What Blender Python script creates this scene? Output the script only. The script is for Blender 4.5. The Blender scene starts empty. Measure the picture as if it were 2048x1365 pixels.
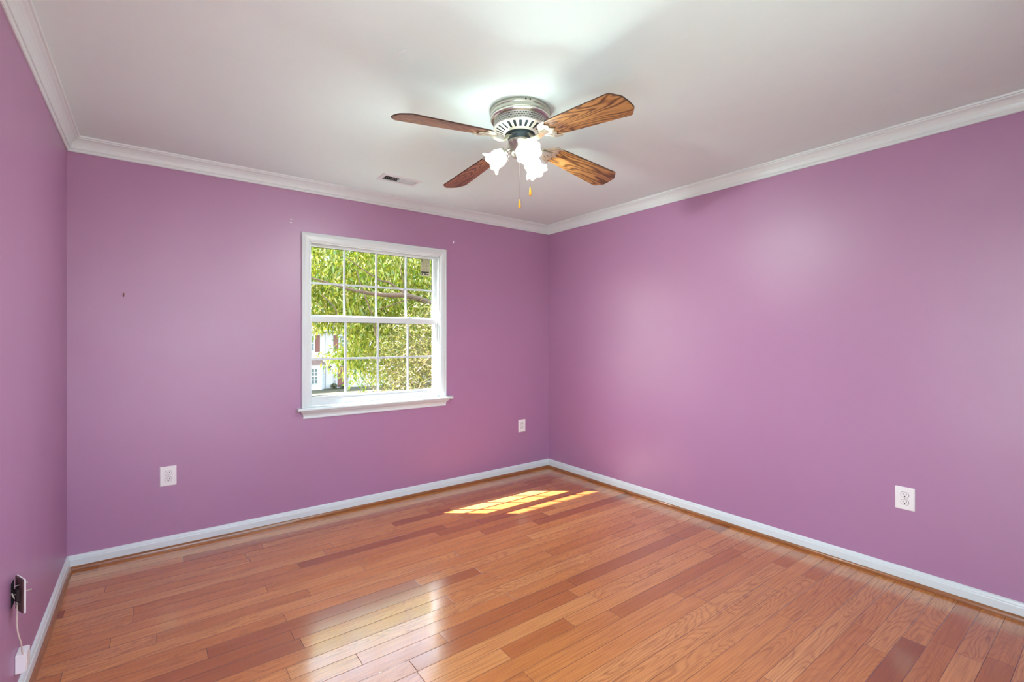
import bpy, bmesh, math, random
import numpy as np
from mathutils import Vector, Matrix

random.seed(7)
PI = math.pi
S = bpy.context.scene
COL = S.collection

# ---------------------------------------------------------------- camera
HCAM = 1.30
cam_d = bpy.data.cameras.new('camera')
cam_d.lens = 951.5 / 2048 * 36
cam_d.sensor_width = 36
cam_d.sensor_fit = 'HORIZONTAL'
cam_d.shift_y = -5.5 / 2048
cam_d.clip_start = 0.02
cam_d.clip_end = 300
cam = bpy.data.objects.new('camera', cam_d)
COL.objects.link(cam)
cam.location = (0, 0, HCAM)
cam.rotation_euler = (math.radians(90), 0, math.radians(-37.1))
S.camera = cam

# ---------------------------------------------------------------- sky, sun, exposure
S.view_settings.view_transform = 'Standard'
S.view_settings.look = 'None'
S.view_settings.gamma = 1
S.view_settings.use_curve_mapping = False
S.view_settings.exposure = 0.14

SKY = 8.6
SUN = 62.0
LAMP = 92.0
w = bpy.data.worlds.new('sky')
S.world = w
w.use_nodes = True
nt = w.node_tree
nt.nodes.clear()
wo = nt.nodes.new('ShaderNodeOutputWorld')
bg = nt.nodes.new('ShaderNodeBackground')
sk = nt.nodes.new('ShaderNodeTexSky')
sk.sky_type = 'NISHITA'
sk.sun_disc = False
sk.sun_elevation = math.radians(48)
sk.sun_rotation = math.radians(-52)
sk.air_density = 1.0
sk.dust_density = 2.5
mx = nt.nodes.new('ShaderNodeMix')
mx.data_type = 'RGBA'
mx.inputs[0].default_value = 0.30
mx.inputs[7].default_value = (0.87, 0.97, 1.0, 1)
sc = nt.nodes.new('ShaderNodeVectorMath')
sc.operation = 'SCALE'
sc.inputs[3].default_value = 0.18
nt.links.new(sk.outputs[0], sc.inputs[0])
nt.links.new(sc.outputs[0], mx.inputs[6])
nt.links.new(mx.outputs[2], bg.inputs[0])
bg.inputs[1].default_value = SKY
nt.links.new(bg.outputs[0], wo.inputs[0])

sun_d = bpy.data.lights.new('sun', 'SUN')
sun_d.energy = SUN
sun_d.angle = math.radians(0.5)
sun_d.color = (0.99, 0.98, 0.98)
sun = bpy.data.objects.new('sun', sun_d)
COL.objects.link(sun)
sun.rotation_euler = Vector((0.70, -0.55, -1.0)).to_track_quat('-Z', 'Y').to_euler()

# sampling guide for daylight in the window opening (emits nothing itself)
por_d = bpy.data.lights.new('window_daylight_portal', 'AREA')
por_d.shape = 'RECTANGLE'
por_d.size = 1.05
por_d.size_y = 1.2
por_d.cycles.is_portal = True
por = bpy.data.objects.new('window_daylight_portal', por_d)
COL.objects.link(por)
por.location = (1.437, 3.80, 1.40)
por.rotation_euler = Vector((0, -1, 0)).to_track_quat('-Z', 'Y').to_euler()

# fill lamp added outside the unseen rear window to brighten the room
REAR_FILL = 15.0
rear_fill_d = bpy.data.lights.new('rear_fill_light', 'AREA')
rear_fill_d.shape = 'RECTANGLE'
rear_fill_d.size = 1.8
rear_fill_d.size_y = 1.4
rear_fill_d.energy = REAR_FILL
rear_fill_d.color = (0.74, 0.95, 1.0)
day = bpy.data.objects.new('rear_fill_light', rear_fill_d)
COL.objects.link(day)
day.location = (0.75, -0.34, 1.45)
day.rotation_euler = Vector((0, 1, 0)).to_track_quat('-Z', 'Y').to_euler()

# second added fill lamp, outside an unseen opening in the left wall
LEFT_FILL = 36.0
left_fill_d = rear_fill_d.copy()
left_fill_d.size = 0.70
left_fill_d.size_y = 1.85
left_fill_d.energy = LEFT_FILL
left_fill = bpy.data.objects.new('left_fill_light', left_fill_d)
COL.objects.link(left_fill)
left_fill.location = (-0.57, 0.31, 1.225)
left_fill.rotation_euler = Vector((1, 0, 0)).to_track_quat('-Z', 'Y').to_euler()

# ---------------------------------------------------------------- material helpers
def srgb(r, g, b):
    f = lambda c: (c / 255 / 12.92) if c / 255 <= 0.04045 else ((c / 255 + 0.055) / 1.055) ** 2.4
    return (f(r), f(g), f(b), 1)

class NT:
    def __init__(s, name):
        s.m = bpy.data.materials.new(name)
        s.m.use_nodes = True
        s.t = s.m.node_tree
        s.p = s.t.nodes['Principled BSDF']
        s.out = s.t.nodes['Material Output']
    def n(s, typ, **kw):
        o = s.t.nodes.new(typ)
        for k, v in kw.items():
            setattr(o, k, v)
        return o
    def l(s, a, b):
        s.t.links.new(a, b)
    def math(s, op, a, b=None, c=None):
        o = s.n('ShaderNodeMath', operation=op)
        for i, v in enumerate((a, b, c)):
            if v is None:
                continue
            if isinstance(v, (int, float)):
                o.inputs[i].default_value = v
            else:
                s.l(v, o.inputs[i])
        return o.outputs[0]
    def mix(s, fac, a, b, blend='MIX'):
        o = s.n('ShaderNodeMix', data_type='RGBA', blend_type=blend)
        for i, v in ((0, fac), (6, a), (7, b)):
            if isinstance(v, (int, float)):
                o.inputs[i].default_value = v
            elif isinstance(v, tuple):
                o.inputs[i].default_value = v
            else:
                s.l(v, o.inputs[i])
        return o.outputs[2]
    def ramp(s, fac, stops):
        o = s.n('ShaderNodeValToRGB')
        while len(o.color_ramp.elements) < len(stops):
            o.color_ramp.elements.new(0.5)
        for e, (p, c) in zip(o.color_ramp.elements, stops):
            e.position = p
            e.color = c
        s.l(fac, o.inputs[0])
        return o.outputs[0]
    def noise(s, vec, scale, detail=2, rough=0.5, dist=0):
        o = s.n('ShaderNodeTexNoise')
        o.inputs['Scale'].default_value = scale
        o.inputs['Detail'].default_value = detail
        o.inputs['Roughness'].default_value = rough
        o.inputs['Distortion'].default_value = dist
        if vec is not None:
            s.l(vec, o.inputs['Vector'])
        return o
    def bump(s, h, strength, dist):
        o = s.n('ShaderNodeBump')
        o.inputs['Strength'].default_value = strength
        o.inputs['Distance'].default_value = dist
        s.l(h, o.inputs['Height'])
        return o.outputs[0]

def simple(name, col, rough=0.5, metal=0.0, spec=0.5, coat=0.0, bump=None, var=0.03):
    k = NT(name)
    p = k.p
    p.inputs['Roughness'].default_value = rough
    p.inputs['Metallic'].default_value = metal
    p.inputs['Specular IOR Level'].default_value = spec
    p.inputs['Coat Weight'].default_value = coat
    tc = k.n('ShaderNodeTexCoord')
    nz = k.noise(tc.outputs['Object'], 14, 3)
    dark = tuple(c * (1 - var * 2) for c in col[:3]) + (1,)
    k.l(k.mix(nz.outputs[0], dark, tuple(min(1, c * (1 + var)) for c in col[:3]) + (1,)), p.inputs['Base Color'])
    if bump:
        nb = k.noise(tc.outputs['Object'], bump[0], 3)
        k.l(k.bump(nb.outputs[0], bump[1], bump[2]), p.inputs['Normal'])
    return k.m

# wall paint: semi-gloss lavender with roller stipple and gentle drywall waviness
def wall_paint():
    k = NT('lavender_wall_paint')
    tc = k.n('ShaderNodeTexCoord')
    o = tc.outputs['Object']
    nz = k.noise(o, 1.1, 3)
    k.l(k.mix(nz.outputs[0], WALL_A, WALL_B), k.p.inputs['Base Color'])
    k.p.inputs['Roughness'].default_value = 0.42
    k.p.inputs['Specular IOR Level'].default_value = 1.0
    st = k.noise(o, 210, 2)
    wv = k.noise(o, 2.2, 1)
    b1 = k.n('ShaderNodeBump')
    b1.inputs['Strength'].default_value = 0.25
    b1.inputs['Distance'].default_value = 0.0006
    k.l(st.outputs[0], b1.inputs['Height'])
    b2 = k.n('ShaderNodeBump')
    b2.inputs['Strength'].default_value = 0.6
    b2.inputs['Distance'].default_value = 0.012
    k.l(wv.outputs[0], b2.inputs['Height'])
    k.l(b1.outputs[0], b2.inputs['Normal'])
    k.l(b2.outputs[0], k.p.inputs['Normal'])
    return k.m
WALL_A = srgb(166, 117, 154)
WALL_B = srgb(171, 122, 160)

# strip oak floor
def oak_floor():
    k = NT('oak_strip_floor')
    BW = 0.0826
    tc = k.n('ShaderNodeTexCoord')
    sp = k.n('ShaderNodeSeparateXYZ')
    k.l(tc.outputs['Object'], sp.inputs[0])
    X, Y = sp.outputs[0], sp.outputs[1]
    ry = k.math('DIVIDE', k.math('SUBTRACT', Y, 0.711 - 10 * BW), BW)
    row = k.math('FLOOR', ry)
    fy = k.math('FRACT', ry)
    wn = k.n('ShaderNodeTexWhiteNoise', noise_dimensions='1D')
    k.l(row, wn.inputs['W'])
    rr = wn.outputs['Value']
    # board length per row 0.55..1.1 m, plus wobble of joints
    blen = k.math('MULTIPLY_ADD', rr, 0.8, 0.8)
    wn2 = k.n('ShaderNodeTexWhiteNoise', noise_dimensions='1D')
    k.l(k.math('ADD', row, 77.7), wn2.inputs['W'])
    off = k.math('MULTIPLY', wn2.outputs['Value'], 9.0)
    bx = k.math('ADD', k.math('DIVIDE', X, blen), off)
    cell = k.math('FLOOR', bx)
    # shift each joint a random amount
    cv0 = k.n('ShaderNodeCombineXYZ')
    k.l(cell, cv0.inputs[0]); k.l(row, cv0.inputs[1])
    wj = k.n('ShaderNodeTexWhiteNoise', noise_dimensions='2D')
    k.l(cv0.outputs[0], wj.inputs['Vector'])
    jpos = k.math('MULTIPLY', wj.outputs['Value'], 0.8)
    fx = k.math('FRACT', bx)
    after = k.math('GREATER_THAN', fx, jpos)
    bid = k.math('ADD', cell, after)
    cv = k.n('ShaderNodeCombineXYZ')
    k.l(bid, cv.inputs[0]); k.l(row, cv.inputs[1])
    wb = k.n('ShaderNodeTexWhiteNoise', noise_dimensions='2D')
    k.l(cv.outputs[0], wb.inputs['Vector'])
    R1 = wb.outputs['Value']
    sb = k.n('ShaderNodeSeparateColor')
    k.l(wb.outputs['Color'], sb.inputs[0])
    R2, R3, R4 = sb.outputs[0], sb.outputs[1], sb.outputs[2]
    # base tones
    tone = k.ramp(R1, [(0.0, srgb(140, 72, 34)), (0.16, srgb(176, 103, 48)), (0.38, srgb(194, 121, 60)),
                       (0.7, srgb(204, 133, 70)), (0.9, srgb(212, 146, 84)), (1.0, srgb(184, 108, 54))])
    # grain coordinates, own offset per board
    gv = k.n('ShaderNodeCombineXYZ')
    k.l(k.math('MULTIPLY_ADD', R2, 31.0, X), gv.inputs[0])
    k.l(k.math('MULTIPLY_ADD', R3, 17.0, Y), gv.inputs[1])
    k.l(k.math('MULTIPLY', R4, 9.0), gv.inputs[2])
    mp = k.n('ShaderNodeMapping')
    mp.inputs['Scale'].default_value = (4.5, 150, 1)
    k.l(gv.outputs[0], mp.inputs[0])
    fine = k.noise(mp.outputs[0], 1.0, 4, 0.6)
    # cathedral figure: rings of a slow noise field stretched along the board
    mp2 = k.n('ShaderNodeMapping')
    mp2.inputs['Scale'].default_value = (1.5, 9, 1)
    k.l(gv.outputs[0], mp2.inputs[0])
    slow = k.noise(mp2.outputs[0], 1.0, 1.5, 0.45)
    rings = k.math('SINE', k.math('MULTIPLY', slow.outputs[0], 150.0))
    rings = k.math('POWER', k.math('MULTIPLY_ADD', rings, 0.5, 0.5), 3.0)
    figamt = k.math('MULTIPLY', k.math('GREATER_THAN', R3, 0.4), 0.30)
    figamt = k.math('MULTIPLY', figamt, k.math('MULTIPLY_ADD', R2, 0.8, 0.35))
    g1 = k.math('MULTIPLY', rings, figamt)
    fg = k.math('MULTIPLY', k.math('SUBTRACT', fine.outputs[0], 0.42), 1.9)
    fg.node.use_clamp = True
    gr = k.math('ADD', g1, fg)
    gr.node.use_clamp = True
    c1 = k.mix(gr, tone, srgb(118, 62, 34))
    mp3 = k.n('ShaderNodeMapping')
    mp3.inputs['Scale'].default_value = (2.5, 14, 1)
    k.l(gv.outputs[0], mp3.inputs[0])
    blot = k.noise(mp3.outputs[0], 1.0, 2, 0.5)
    c2 = k.mix(k.math('MULTIPLY', blot.outputs[0], 0.25), c1, srgb(206, 128, 62))
    # occasional knot / mineral streak
    kn = k.n('ShaderNodeTexVoronoi')
    mp4 = k.n('ShaderNodeMapping')
    mp4.inputs['Scale'].default_value = (1.3, 3.4, 1)
    k.l(gv.outputs[0], mp4.inputs[0])
    k.l(mp4.outputs[0], kn.inputs['Vector'])
    kn.inputs['Scale'].default_value = 1.0
    knot = k.math('SUBTRACT', 1.0, k.math('DIVIDE', kn.outputs['Distance'], 0.035))
    knot.node.use_clamp = True
    c3 = k.mix(k.math('MULTIPLY', knot, 0.75), c2, srgb(84, 42, 24))
    # seams
    dy = k.math('MULTIPLY', k.math('MINIMUM', fy, k.math('SUBTRACT', 1.0, fy)), BW)
    dx = k.math('MULTIPLY', k.math('ABSOLUTE', k.math('SUBTRACT', fx, jpos)), blen)
    dmin = k.math('MINIMUM', dy, dx)
    seamw = k.math('MULTIPLY_ADD', R4, 0.0007, 0.0011)
    seam = k.math('SUBTRACT', 1.0, k.math('DIVIDE', dmin, seamw))
    seam.node.use_clamp = True
    c4 = k.mix(k.math('MULTIPLY', seam, 0.95), c3, srgb(58, 28, 14))
    k.l(c4, k.p.inputs['Base Color'])
    k.p.inputs['Roughness'].default_value = 0.2
    rg = k.math('MULTIPLY_ADD', blot.outputs[0], 0.06, 0.15)
    k.l(rg, k.p.inputs['Roughness'])
    k.p.inputs['Specular IOR Level'].default_value = 0.7
    k.p.inputs['Coat Weight'].default_value = 0.5
    k.p.inputs['Coat Roughness'].default_value = 0.1
    # each strip lies at its own very slight tilt
    h = k.math('SUBTRACT', k.math('MULTIPLY', fine.outputs[0], 0.00006), k.math('MULTIPLY', seam, 0.0009))
    bp = k.n('ShaderNodeBump')
    bp.inputs['Strength'].default_value = 0.7
    bp.inputs['Distance'].default_value = 1.0
    k.l(h, bp.inputs['Height'])
    tv = k.n('ShaderNodeCombineXYZ')
    k.l(k.math('MULTIPLY', k.math('SUBTRACT', R2, 0.5), 0.012), tv.inputs[0])
    k.l(k.math('MULTIPLY', k.math('SUBTRACT', R4, 0.5), 0.022), tv.inputs[1])
    ad = k.n('ShaderNodeVectorMath', operation='ADD')
    k.l(bp.outputs[0], ad.inputs[0]); k.l(tv.outputs[0], ad.inputs[1])
    nm = k.n('ShaderNodeVectorMath', operation='NORMALIZE')
    k.l(ad.outputs[0], nm.inputs[0])
    k.l(nm.outputs[0], k.p.inputs['Normal'])
    k.l(nm.outputs[0], k.p.inputs['Coat Normal'])
    return k.m

def blade_wood():
    k = NT('oak_blade_laminate')
    tc = k.n('ShaderNodeTexCoord')
    oi = k.n('ShaderNodeObjectInfo')
    mp = k.n('ShaderNodeMapping')
    k.l(tc.outputs['Object'], mp.inputs[0])
    off = k.n('ShaderNodeCombineXYZ')
    k.l(k.math('MULTIPLY', oi.outputs['Random'], 7.0), off.inputs[0])
    k.l(k.math('MULTIPLY', oi.outputs['Random'], 3.0), off.inputs[1])
    k.l(off.outputs[0], mp.inputs['Location'])
    m2 = k.n('ShaderNodeMapping')
    m2.inputs['Scale'].default_value = (1.9, 11, 1)
    k.l(mp.outputs[0], m2.inputs[0])
    slow = k.noise(m2.outputs[0], 1.0, 1.2, 0.4)
    rings = k.math('SINE', k.math('MULTIPLY', slow.outputs[0], 110.0))
    rings = k.math('POWER', k.math('MULTIPLY_ADD', rings, 0.5, 0.5), 1.6)
    m3 = k.n('ShaderNodeMapping')
    m3.inputs['Scale'].default_value = (9, 260, 1)
    k.l(mp.outputs[0], m3.inputs[0])
    fine = k.noise(m3.outputs[0], 1.0, 4, 0.65)
    g = k.math('ADD', k.math('MULTIPLY', rings, 0.6), k.math('MULTIPLY', fine.outputs[0], 0.5))
    c = k.ramp(g, [(0.15, srgb(170, 124, 72)), (0.5, srgb(134, 90, 46)), (0.95, srgb(62, 36, 18))])
    k.l(c, k.p.inputs['Base Color'])
    k.p.inputs['Roughness'].default_value = 0.3
    k.p.inputs['Coat Weight'].default_value = 0.15
    k.p.inputs['Coat Roughness'].default_value = 0.2
    return k.m

def perforated_metal():
    k = NT('perforated_nickel_band')
    tc = k.n('ShaderNodeTexCoord')
    sp = k.n('ShaderNodeSeparateXYZ')
    k.l(tc.outputs['Object'], sp.inputs[0])
    a = k.math('ARCTAN2', sp.outputs[1], sp.outputs[0])
    u = k.math('MULTIPLY', a, 110 / (2 * PI))
    v = k.math('DIVIDE', sp.outputs[2], 0.0098)
    rowi = k.math('FLOOR', v)
    u2 = k.math('ADD', u, k.math('MULTIPLY', k.math('MODULO', k.math('ABSOLUTE', rowi), 2.0), 0.5))
    du = k.math('ABSOLUTE', k.math('SUBTRACT', k.math('FRACT', u2), 0.5))
    dv = k.math('ABSOLUTE', k.math('SUBTRACT', k.math('FRACT', v), 0.5))
    d = k.math('ADD', du, k.math('MULTIPLY', dv, 0.8))
    hole = k.math('LESS_THAN', d, 0.36)
    k.l(k.mix(hole, srgb(205, 203, 196), (0.02, 0.02, 0.02, 1)), k.p.inputs['Base Color'])
    k.l(k.math('SUBTRACT', 1.0, hole), k.p.inputs['Metallic'])
    k.p.inputs['Roughness'].default_value = 0.35
    return k.m

def brushed(name, col, rough, aniso_scale=(1, 1, 260)):
    k = NT(name)
    tc = k.n('ShaderNodeTexCoord')
    mp = k.n('ShaderNodeMapping')
    mp.inputs['Scale'].default_value = aniso_scale
    k.l(tc.outputs['Object'], mp.inputs[0])
    nz = k.noise(mp.outputs[0], 2.0, 3)
    k.l(k.mix(nz.outputs[0], tuple(c * 0.82 for c in col[:3]) + (1,), col), k.p.inputs['Base Color'])
    k.p.inputs['Metallic'].default_value = 1
    k.p.inputs['Roughness'].default_value = rough
    return k.m

def shade_glass():
    k = NT('frosted_lit_shade_glass')
    k.t.nodes.remove(k.p)
    tr = k.n('ShaderNodeBsdfTranslucent')
    tr.inputs[0].default_value = (0.22, 0.22, 0.21, 1)
    tp = k.n('ShaderNodeBsdfTransparent')
    tp.inputs[0].default_value = (0.97, 0.97, 0.97, 1)
    gl = k.n('ShaderNodeBsdfGlossy')
    gl.inputs['Roughness'].default_value = 0.2
    tc = k.n('ShaderNodeTexCoord')
    nz = k.noise(tc.outputs['Object'], 60, 2)
    m1 = k.n('ShaderNodeMixShader')
    k.l(k.math('MULTIPLY_ADD', nz.outputs[0], 0.10, 0.22), m1.inputs[0])
    k.l(tr.outputs[0], m1.inputs[1]); k.l(tp.outputs[0], m1.inputs[2])
    m2 = k.n('ShaderNodeMixShader')
    m2.inputs[0].default_value = 0.06
    k.l(m1.outputs[0], m2.inputs[1]); k.l(gl.outputs[0], m2.inputs[2])
    em = k.n('ShaderNodeEmission')
    em.inputs[0].default_value = (1.0, 0.985, 0.95, 1)
    em.inputs[1].default_value = 0.45
    ad = k.n('ShaderNodeAddShader')
    k.l(m2.outputs[0], ad.inputs[0]); k.l(em.outputs[0], ad.inputs[1])
    k.l(ad.outputs[0], k.out.inputs[0])
    return k.m

def emitter(name, col, st):
    k = NT(name)
    k.p.inputs['Base Color'].default_value = col
    k.p.inputs['Emission Color'].default_value = col
    k.p.inputs['Emission Strength'].default_value = st
    return k.m

def pane_glass():
    k = NT('clear_window_glass')
    k.t.nodes.remove(k.p)
    tp = k.n('ShaderNodeBsdfTransparent')
    tp.inputs[0].default_value = (0.97, 0.98, 0.975, 1)
    gl = k.n('ShaderNodeBsdfGlossy')
    gl.inputs['Roughness'].default_value = 0.02
    lw = k.n('ShaderNodeLayerWeight')
    lw.inputs[0].default_value = 0.5
    fac = k.math('MULTIPLY_ADD', k.math('POWER', lw.outputs['Facing'], 5.0), 0.9, 0.03)
    m1 = k.n('ShaderNodeMixShader')
    k.l(fac, m1.inputs[0]); k.l(tp.outputs[0], m1.inputs[1]); k.l(gl.outputs[0], m1.inputs[2])
    k.l(m1.outputs[0], k.out.inputs[0])
    return k.m

def leaf_mat(name, stops, trans=0.5):
    k = NT(name)
    k.t.nodes.remove(k.p)
    ge = k.n('ShaderNodeNewGeometry')
    c = k.ramp(ge.outputs['Random Per Island'], stops)
    df = k.n('ShaderNodeBsdfDiffuse')
    tl = k.n('ShaderNodeBsdfTranslucent')
    k.l(c, df.inputs[0]); k.l(c, tl.inputs[0])
    m1 = k.n('ShaderNodeMixShader')
    m1.inputs[0].default_value = trans
    k.l(df.outputs[0], m1.inputs[1]); k.l(tl.outputs[0], m1.inputs[2])
    gl = k.n('ShaderNodeBsdfGlossy')
    gl.inputs['Roughness'].default_value = 0.35
    m2 = k.n('ShaderNodeMixShader')
    m2.inputs[0].default_value = 0.07
    k.l(m1.outputs[0], m2.inputs[1]); k.l(gl.outputs[0], m2.inputs[2])
    k.l(m2.outputs[0], k.out.inputs[0])
    return k.m

def siding(name, a, b):
    k = NT(name)
    tc = k.n('ShaderNodeTexCoord')
    sp = k.n('ShaderNodeSeparateXYZ')
    k.l(tc.outputs['Object'], sp.inputs[0])
    f = k.math('FRACT', k.math('DIVIDE', sp.outputs[2], 0.18))
    ln = k.math('LESS_THAN', f, 0.1)
    nz = k.noise(tc.outputs['Object'], 0.8, 2)
    base = k.mix(nz.outputs[0], a, b)
    k.l(k.mix(k.math('MULTIPLY', ln, 0.22), base, (0.3, 0.3, 0.3, 1)), k.p.inputs['Base Color'])
    k.l(k.bump(f, 0.4, 0.02), k.p.inputs['Normal'])
    k.p.inputs['Roughness'].default_value = 0.6
    return k.m

def shingles():
    k = NT('brown_roof_shingles')
    tc = k.n('ShaderNodeTexCoord')
    nz = k.noise(tc.outputs['Object'], 5, 4)
    k.l(k.mix(nz.outputs[0], srgb(88, 66, 56), srgb(128, 106, 94)), k.p.inputs['Base Color'])
    k.p.inputs['Roughness'].default_value = 0.9
    return k.m

def grass_mat():
    k = NT('lawn_grass')
    tc = k.n('ShaderNodeTexCoord')
    nz = k.noise(tc.outputs['Object'], 2.2, 6, 0.7)
    k.l(k.ramp(nz.outputs[0], [(0.3, srgb(38, 40, 20)), (0.55, srgb(66, 64, 38)), (0.8, srgb(86, 82, 52))]), k.p.inputs['Base Color'])
    k.p.inputs['Roughness'].default_value = 0.95
    return k.m

M = {}
M['wall'] = wall_paint()
M['floor'] = oak_floor()
M['ceiling'] = simple('flat_white_ceiling_paint', srgb(224, 243, 240), 0.75, spec=0.2, bump=(150, 0.15, 0.0006), var=0.01)
M['trim'] = simple('white_trim_enamel', srgb(216, 224, 224), 0.3, bump=(60, 0.05, 0.0005), var=0.01)
M['vinyl'] = simple('white_window_vinyl', srgb(218, 224, 224), 0.35, var=0.01)
M['shoe'] = simple('stained_oak_shoe_moulding', srgb(150, 90, 44), 0.28, coat=0.4, var=0.2)
M['plastic'] = simple('white_outlet_plastic', srgb(238, 234, 232), 0.28, var=0.01)
M['hole'] = simple('black_slot', (0.012, 0.01, 0.01, 1), 0.7)
M['dark'] = simple('dark_box_cavity', srgb(46, 30, 28), 0.8)
M['steel'] = simple('zinc_screw', srgb(190, 188, 180), 0.3, metal=1)
M['glass'] = pane_glass()
M['blade'] = blade_wood()
M['blade_edge'] = simple('dark_blade_edge', srgb(70, 42, 26), 0.5)
M['nickel'] = brushed('brushed_antique_nickel', srgb(196, 192, 180), 0.3)
M['polish'] = simple('polished_nickel', srgb(240, 238, 226), 0.24, metal=1)
M['iron'] = simple('antiqued_nickel_blade_iron', srgb(206, 202, 178), 0.28, metal=0.85)
M['flange'] = simple('pale_nickel_flange', srgb(216, 213, 198), 0.3, metal=0.6)
M['grille'] = simple('pale_grey_window_grille', srgb(206, 214, 218), 0.4, var=0.01)
M['gasket_gap_shade'] = simple('dark_gasket_and_gap_shade', srgb(60, 62, 60), 0.6)  # gasket colour, also used as painted shade round the outlet sockets
M['motor'] = simple('dark_motor_enamel', srgb(52, 62, 66), 0.35, metal=0.6)
M['perf'] = perforated_metal()
M['shade'] = shade_glass()
M['bulb'] = emitter('glowing_bulb', (1.0, 0.97, 0.9, 1), 14.0)
M['chain'] = simple('bead_chain', srgb(120, 116, 108), 0.3, metal=1)
M['amber'] = simple('amber_wood_pull', srgb(238, 168, 44), 0.3, coat=0.5, var=0.1)
M['cable'] = simple('ivory_phone_cable', srgb(214, 200, 184), 0.45)
M['paint_spot'] = simple('white_spackle', srgb(238, 238, 246), 0.6)
M['brass'] = simple('dull_brass', srgb(122, 78, 52), 0.4, metal=0.7)
M['duct'] = simple('galvanised_duct', srgb(52, 46, 38), 0.6, metal=0.3)
M['leaf'] = leaf_mat('sunlit_green_leaves', [(0.0, srgb(80, 120, 16)), (0.25, srgb(128, 158, 20)), (0.5, srgb(166, 176, 34)), (0.75, srgb(194, 188, 62)), (1.0, srgb(204, 196, 120))], 0.6)
M['leaf2'] = leaf_mat('olive_leaves', [(0.0, srgb(72, 78, 26)), (0.4, srgb(110, 110, 46)), (0.75, srgb(138, 128, 66)), (1.0, srgb(156, 138, 98))], 0.5)
M['bark'] = simple('grey_brown_bark', srgb(96, 78, 60), 0.9, bump=(30, 0.6, 0.01), var=0.2)
M['siding'] = siding('white_clapboard_siding', srgb(176, 173, 166), srgb(184, 181, 174))
M['white_paint'] = simple('white_exterior_trim', srgb(192, 193, 194), 0.5)
M['shingle'] = shingles()
M['shutter'] = simple('brown_louvred_shutter', srgb(112, 66, 54), 0.6, var=0.15)
M['dark_pane'] = simple('reflective_dark_pane', srgb(96, 108, 106), 0.1, spec=0.8, var=0.2)
M['black'] = simple('black_exterior_metal', srgb(50, 48, 46), 0.5)
M['grass'] = grass_mat()
M['bush'] = leaf_mat('dark_shrub_leaves', [(0.0, srgb(60, 66, 40)), (1.0, srgb(112, 112, 74))], 0.3)
M['soffit'] = simple('white_soffit', srgb(232, 232, 228), 0.6)

# ---------------------------------------------------------------- mesh helpers
def new_obj(name, me, mat=None, parent=None):
    o = bpy.data.objects.new(name, me)
    COL.objects.link(o)
    if mat is not None and len(me.materials) == 0:
        me.materials.append(mat)
    if parent is not None:
        o.parent = parent
    return o

def obj(name, bm, mat, parent=None, smooth=False, bevel=0, seg=2):
    me = bpy.data.meshes.new(name)
    bmesh.ops.recalc_face_normals(bm, faces=bm.faces)
    bm.to_mesh(me)
    bm.free()
    if smooth:
        for p in me.polygons:
            p.use_smooth = True
        me.set_sharp_from_angle(angle=math.radians(38))
    o = new_obj(name, me, mat, parent)
    if bevel:
        b = o.modifiers.new('bevel', 'BEVEL')
        b.width = bevel
        b.segments = seg
        b.limit_method = 'ANGLE'
    return o

def tag(o, label=None, cat=None, group=None, kind=None):
    if label: o['label'] = label
    if cat: o['category'] = cat
    if group: o['group'] = group
    if kind: o['kind'] = kind
    return o

def empty(name, loc=(0, 0, 0), rz=0):
    o = bpy.data.objects.new(name, None)
    COL.objects.link(o)
    o.location = loc
    o.rotation_euler = (0, 0, rz)
    o.empty_display_size = 0.1
    return o

def box(bm, x0, x1, y0, y1, z0, z1):
    vs = [bm.verts.new((x, y, z)) for z in (z0, z1) for y in (y0, y1) for x in (x0, x1)]
    for f in ((0, 1, 3, 2), (4, 6, 7, 5), (0, 4, 5, 1), (2, 3, 7, 6), (0, 2, 6, 4), (1, 5, 7, 3)):
        bm.faces.new([vs[i] for i in f])
    return vs

def B(*boxes):
    bm = bmesh.new()
    for b in boxes:
        box(bm, *b)
    return bm

def lathe(bm, prof, n=48, mat=None, cap=False):
    """prof: list of (r, z); revolve about z"""
    rings = []
    for r, z in prof:
        if r < 1e-6:
            rings.append([bm.verts.new((0, 0, z))])
        else:
            rings.append([bm.verts.new((r * math.cos(2 * PI * i / n), r * math.sin(2 * PI * i / n), z)) for i in range(n)])
    for a, b in zip(rings, rings[1:]):
        for i in range(n):
            j = (i + 1) % n
            if len(a) == 1 and len(b) == 1: continue
            if len(a) == 1: bm.faces.new([a[0], b[i], b[j]])
            elif len(b) == 1: bm.faces.new([a[i], b[0], a[j]])
            else: bm.faces.new([a[i], b[i], b[j], a[j]])
    if cap:
        for r in (rings[0], rings[-1]):
            if len(r) > 1: bm.faces.new(r)
    return rings

def tube(bm, pts, rad, n=8, caps=True):
    pts = [Vector(p) for p in pts]
    rads = rad if isinstance(rad, (list, tuple)) else [rad] * len(pts)
    rings = []
    up = Vector((0.13, 0.21, 0.97)).normalized()
    for i, p in enumerate(pts):
        t = (pts[min(i + 1, len(pts) - 1)] - pts[max(i - 1, 0)]).normalized()
        a = t.cross(up)
        if a.length < 1e-3: a = t.cross(Vector((1, 0, 0)))
        a.normalize()
        b = t.cross(a).normalized()
        rings.append([bm.verts.new(p + (a * math.cos(2 * PI * k / n) + b * math.sin(2 * PI * k / n)) * rads[i]) for k in range(n)])
    for r, s in zip(rings, rings[1:]):
        for k in range(n):
            bm.faces.new([r[k], r[(k + 1) % n], s[(k + 1) % n], s[k]])
    if caps:
        bm.faces.new(rings[0]); bm.faces.new(rings[-1])

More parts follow.
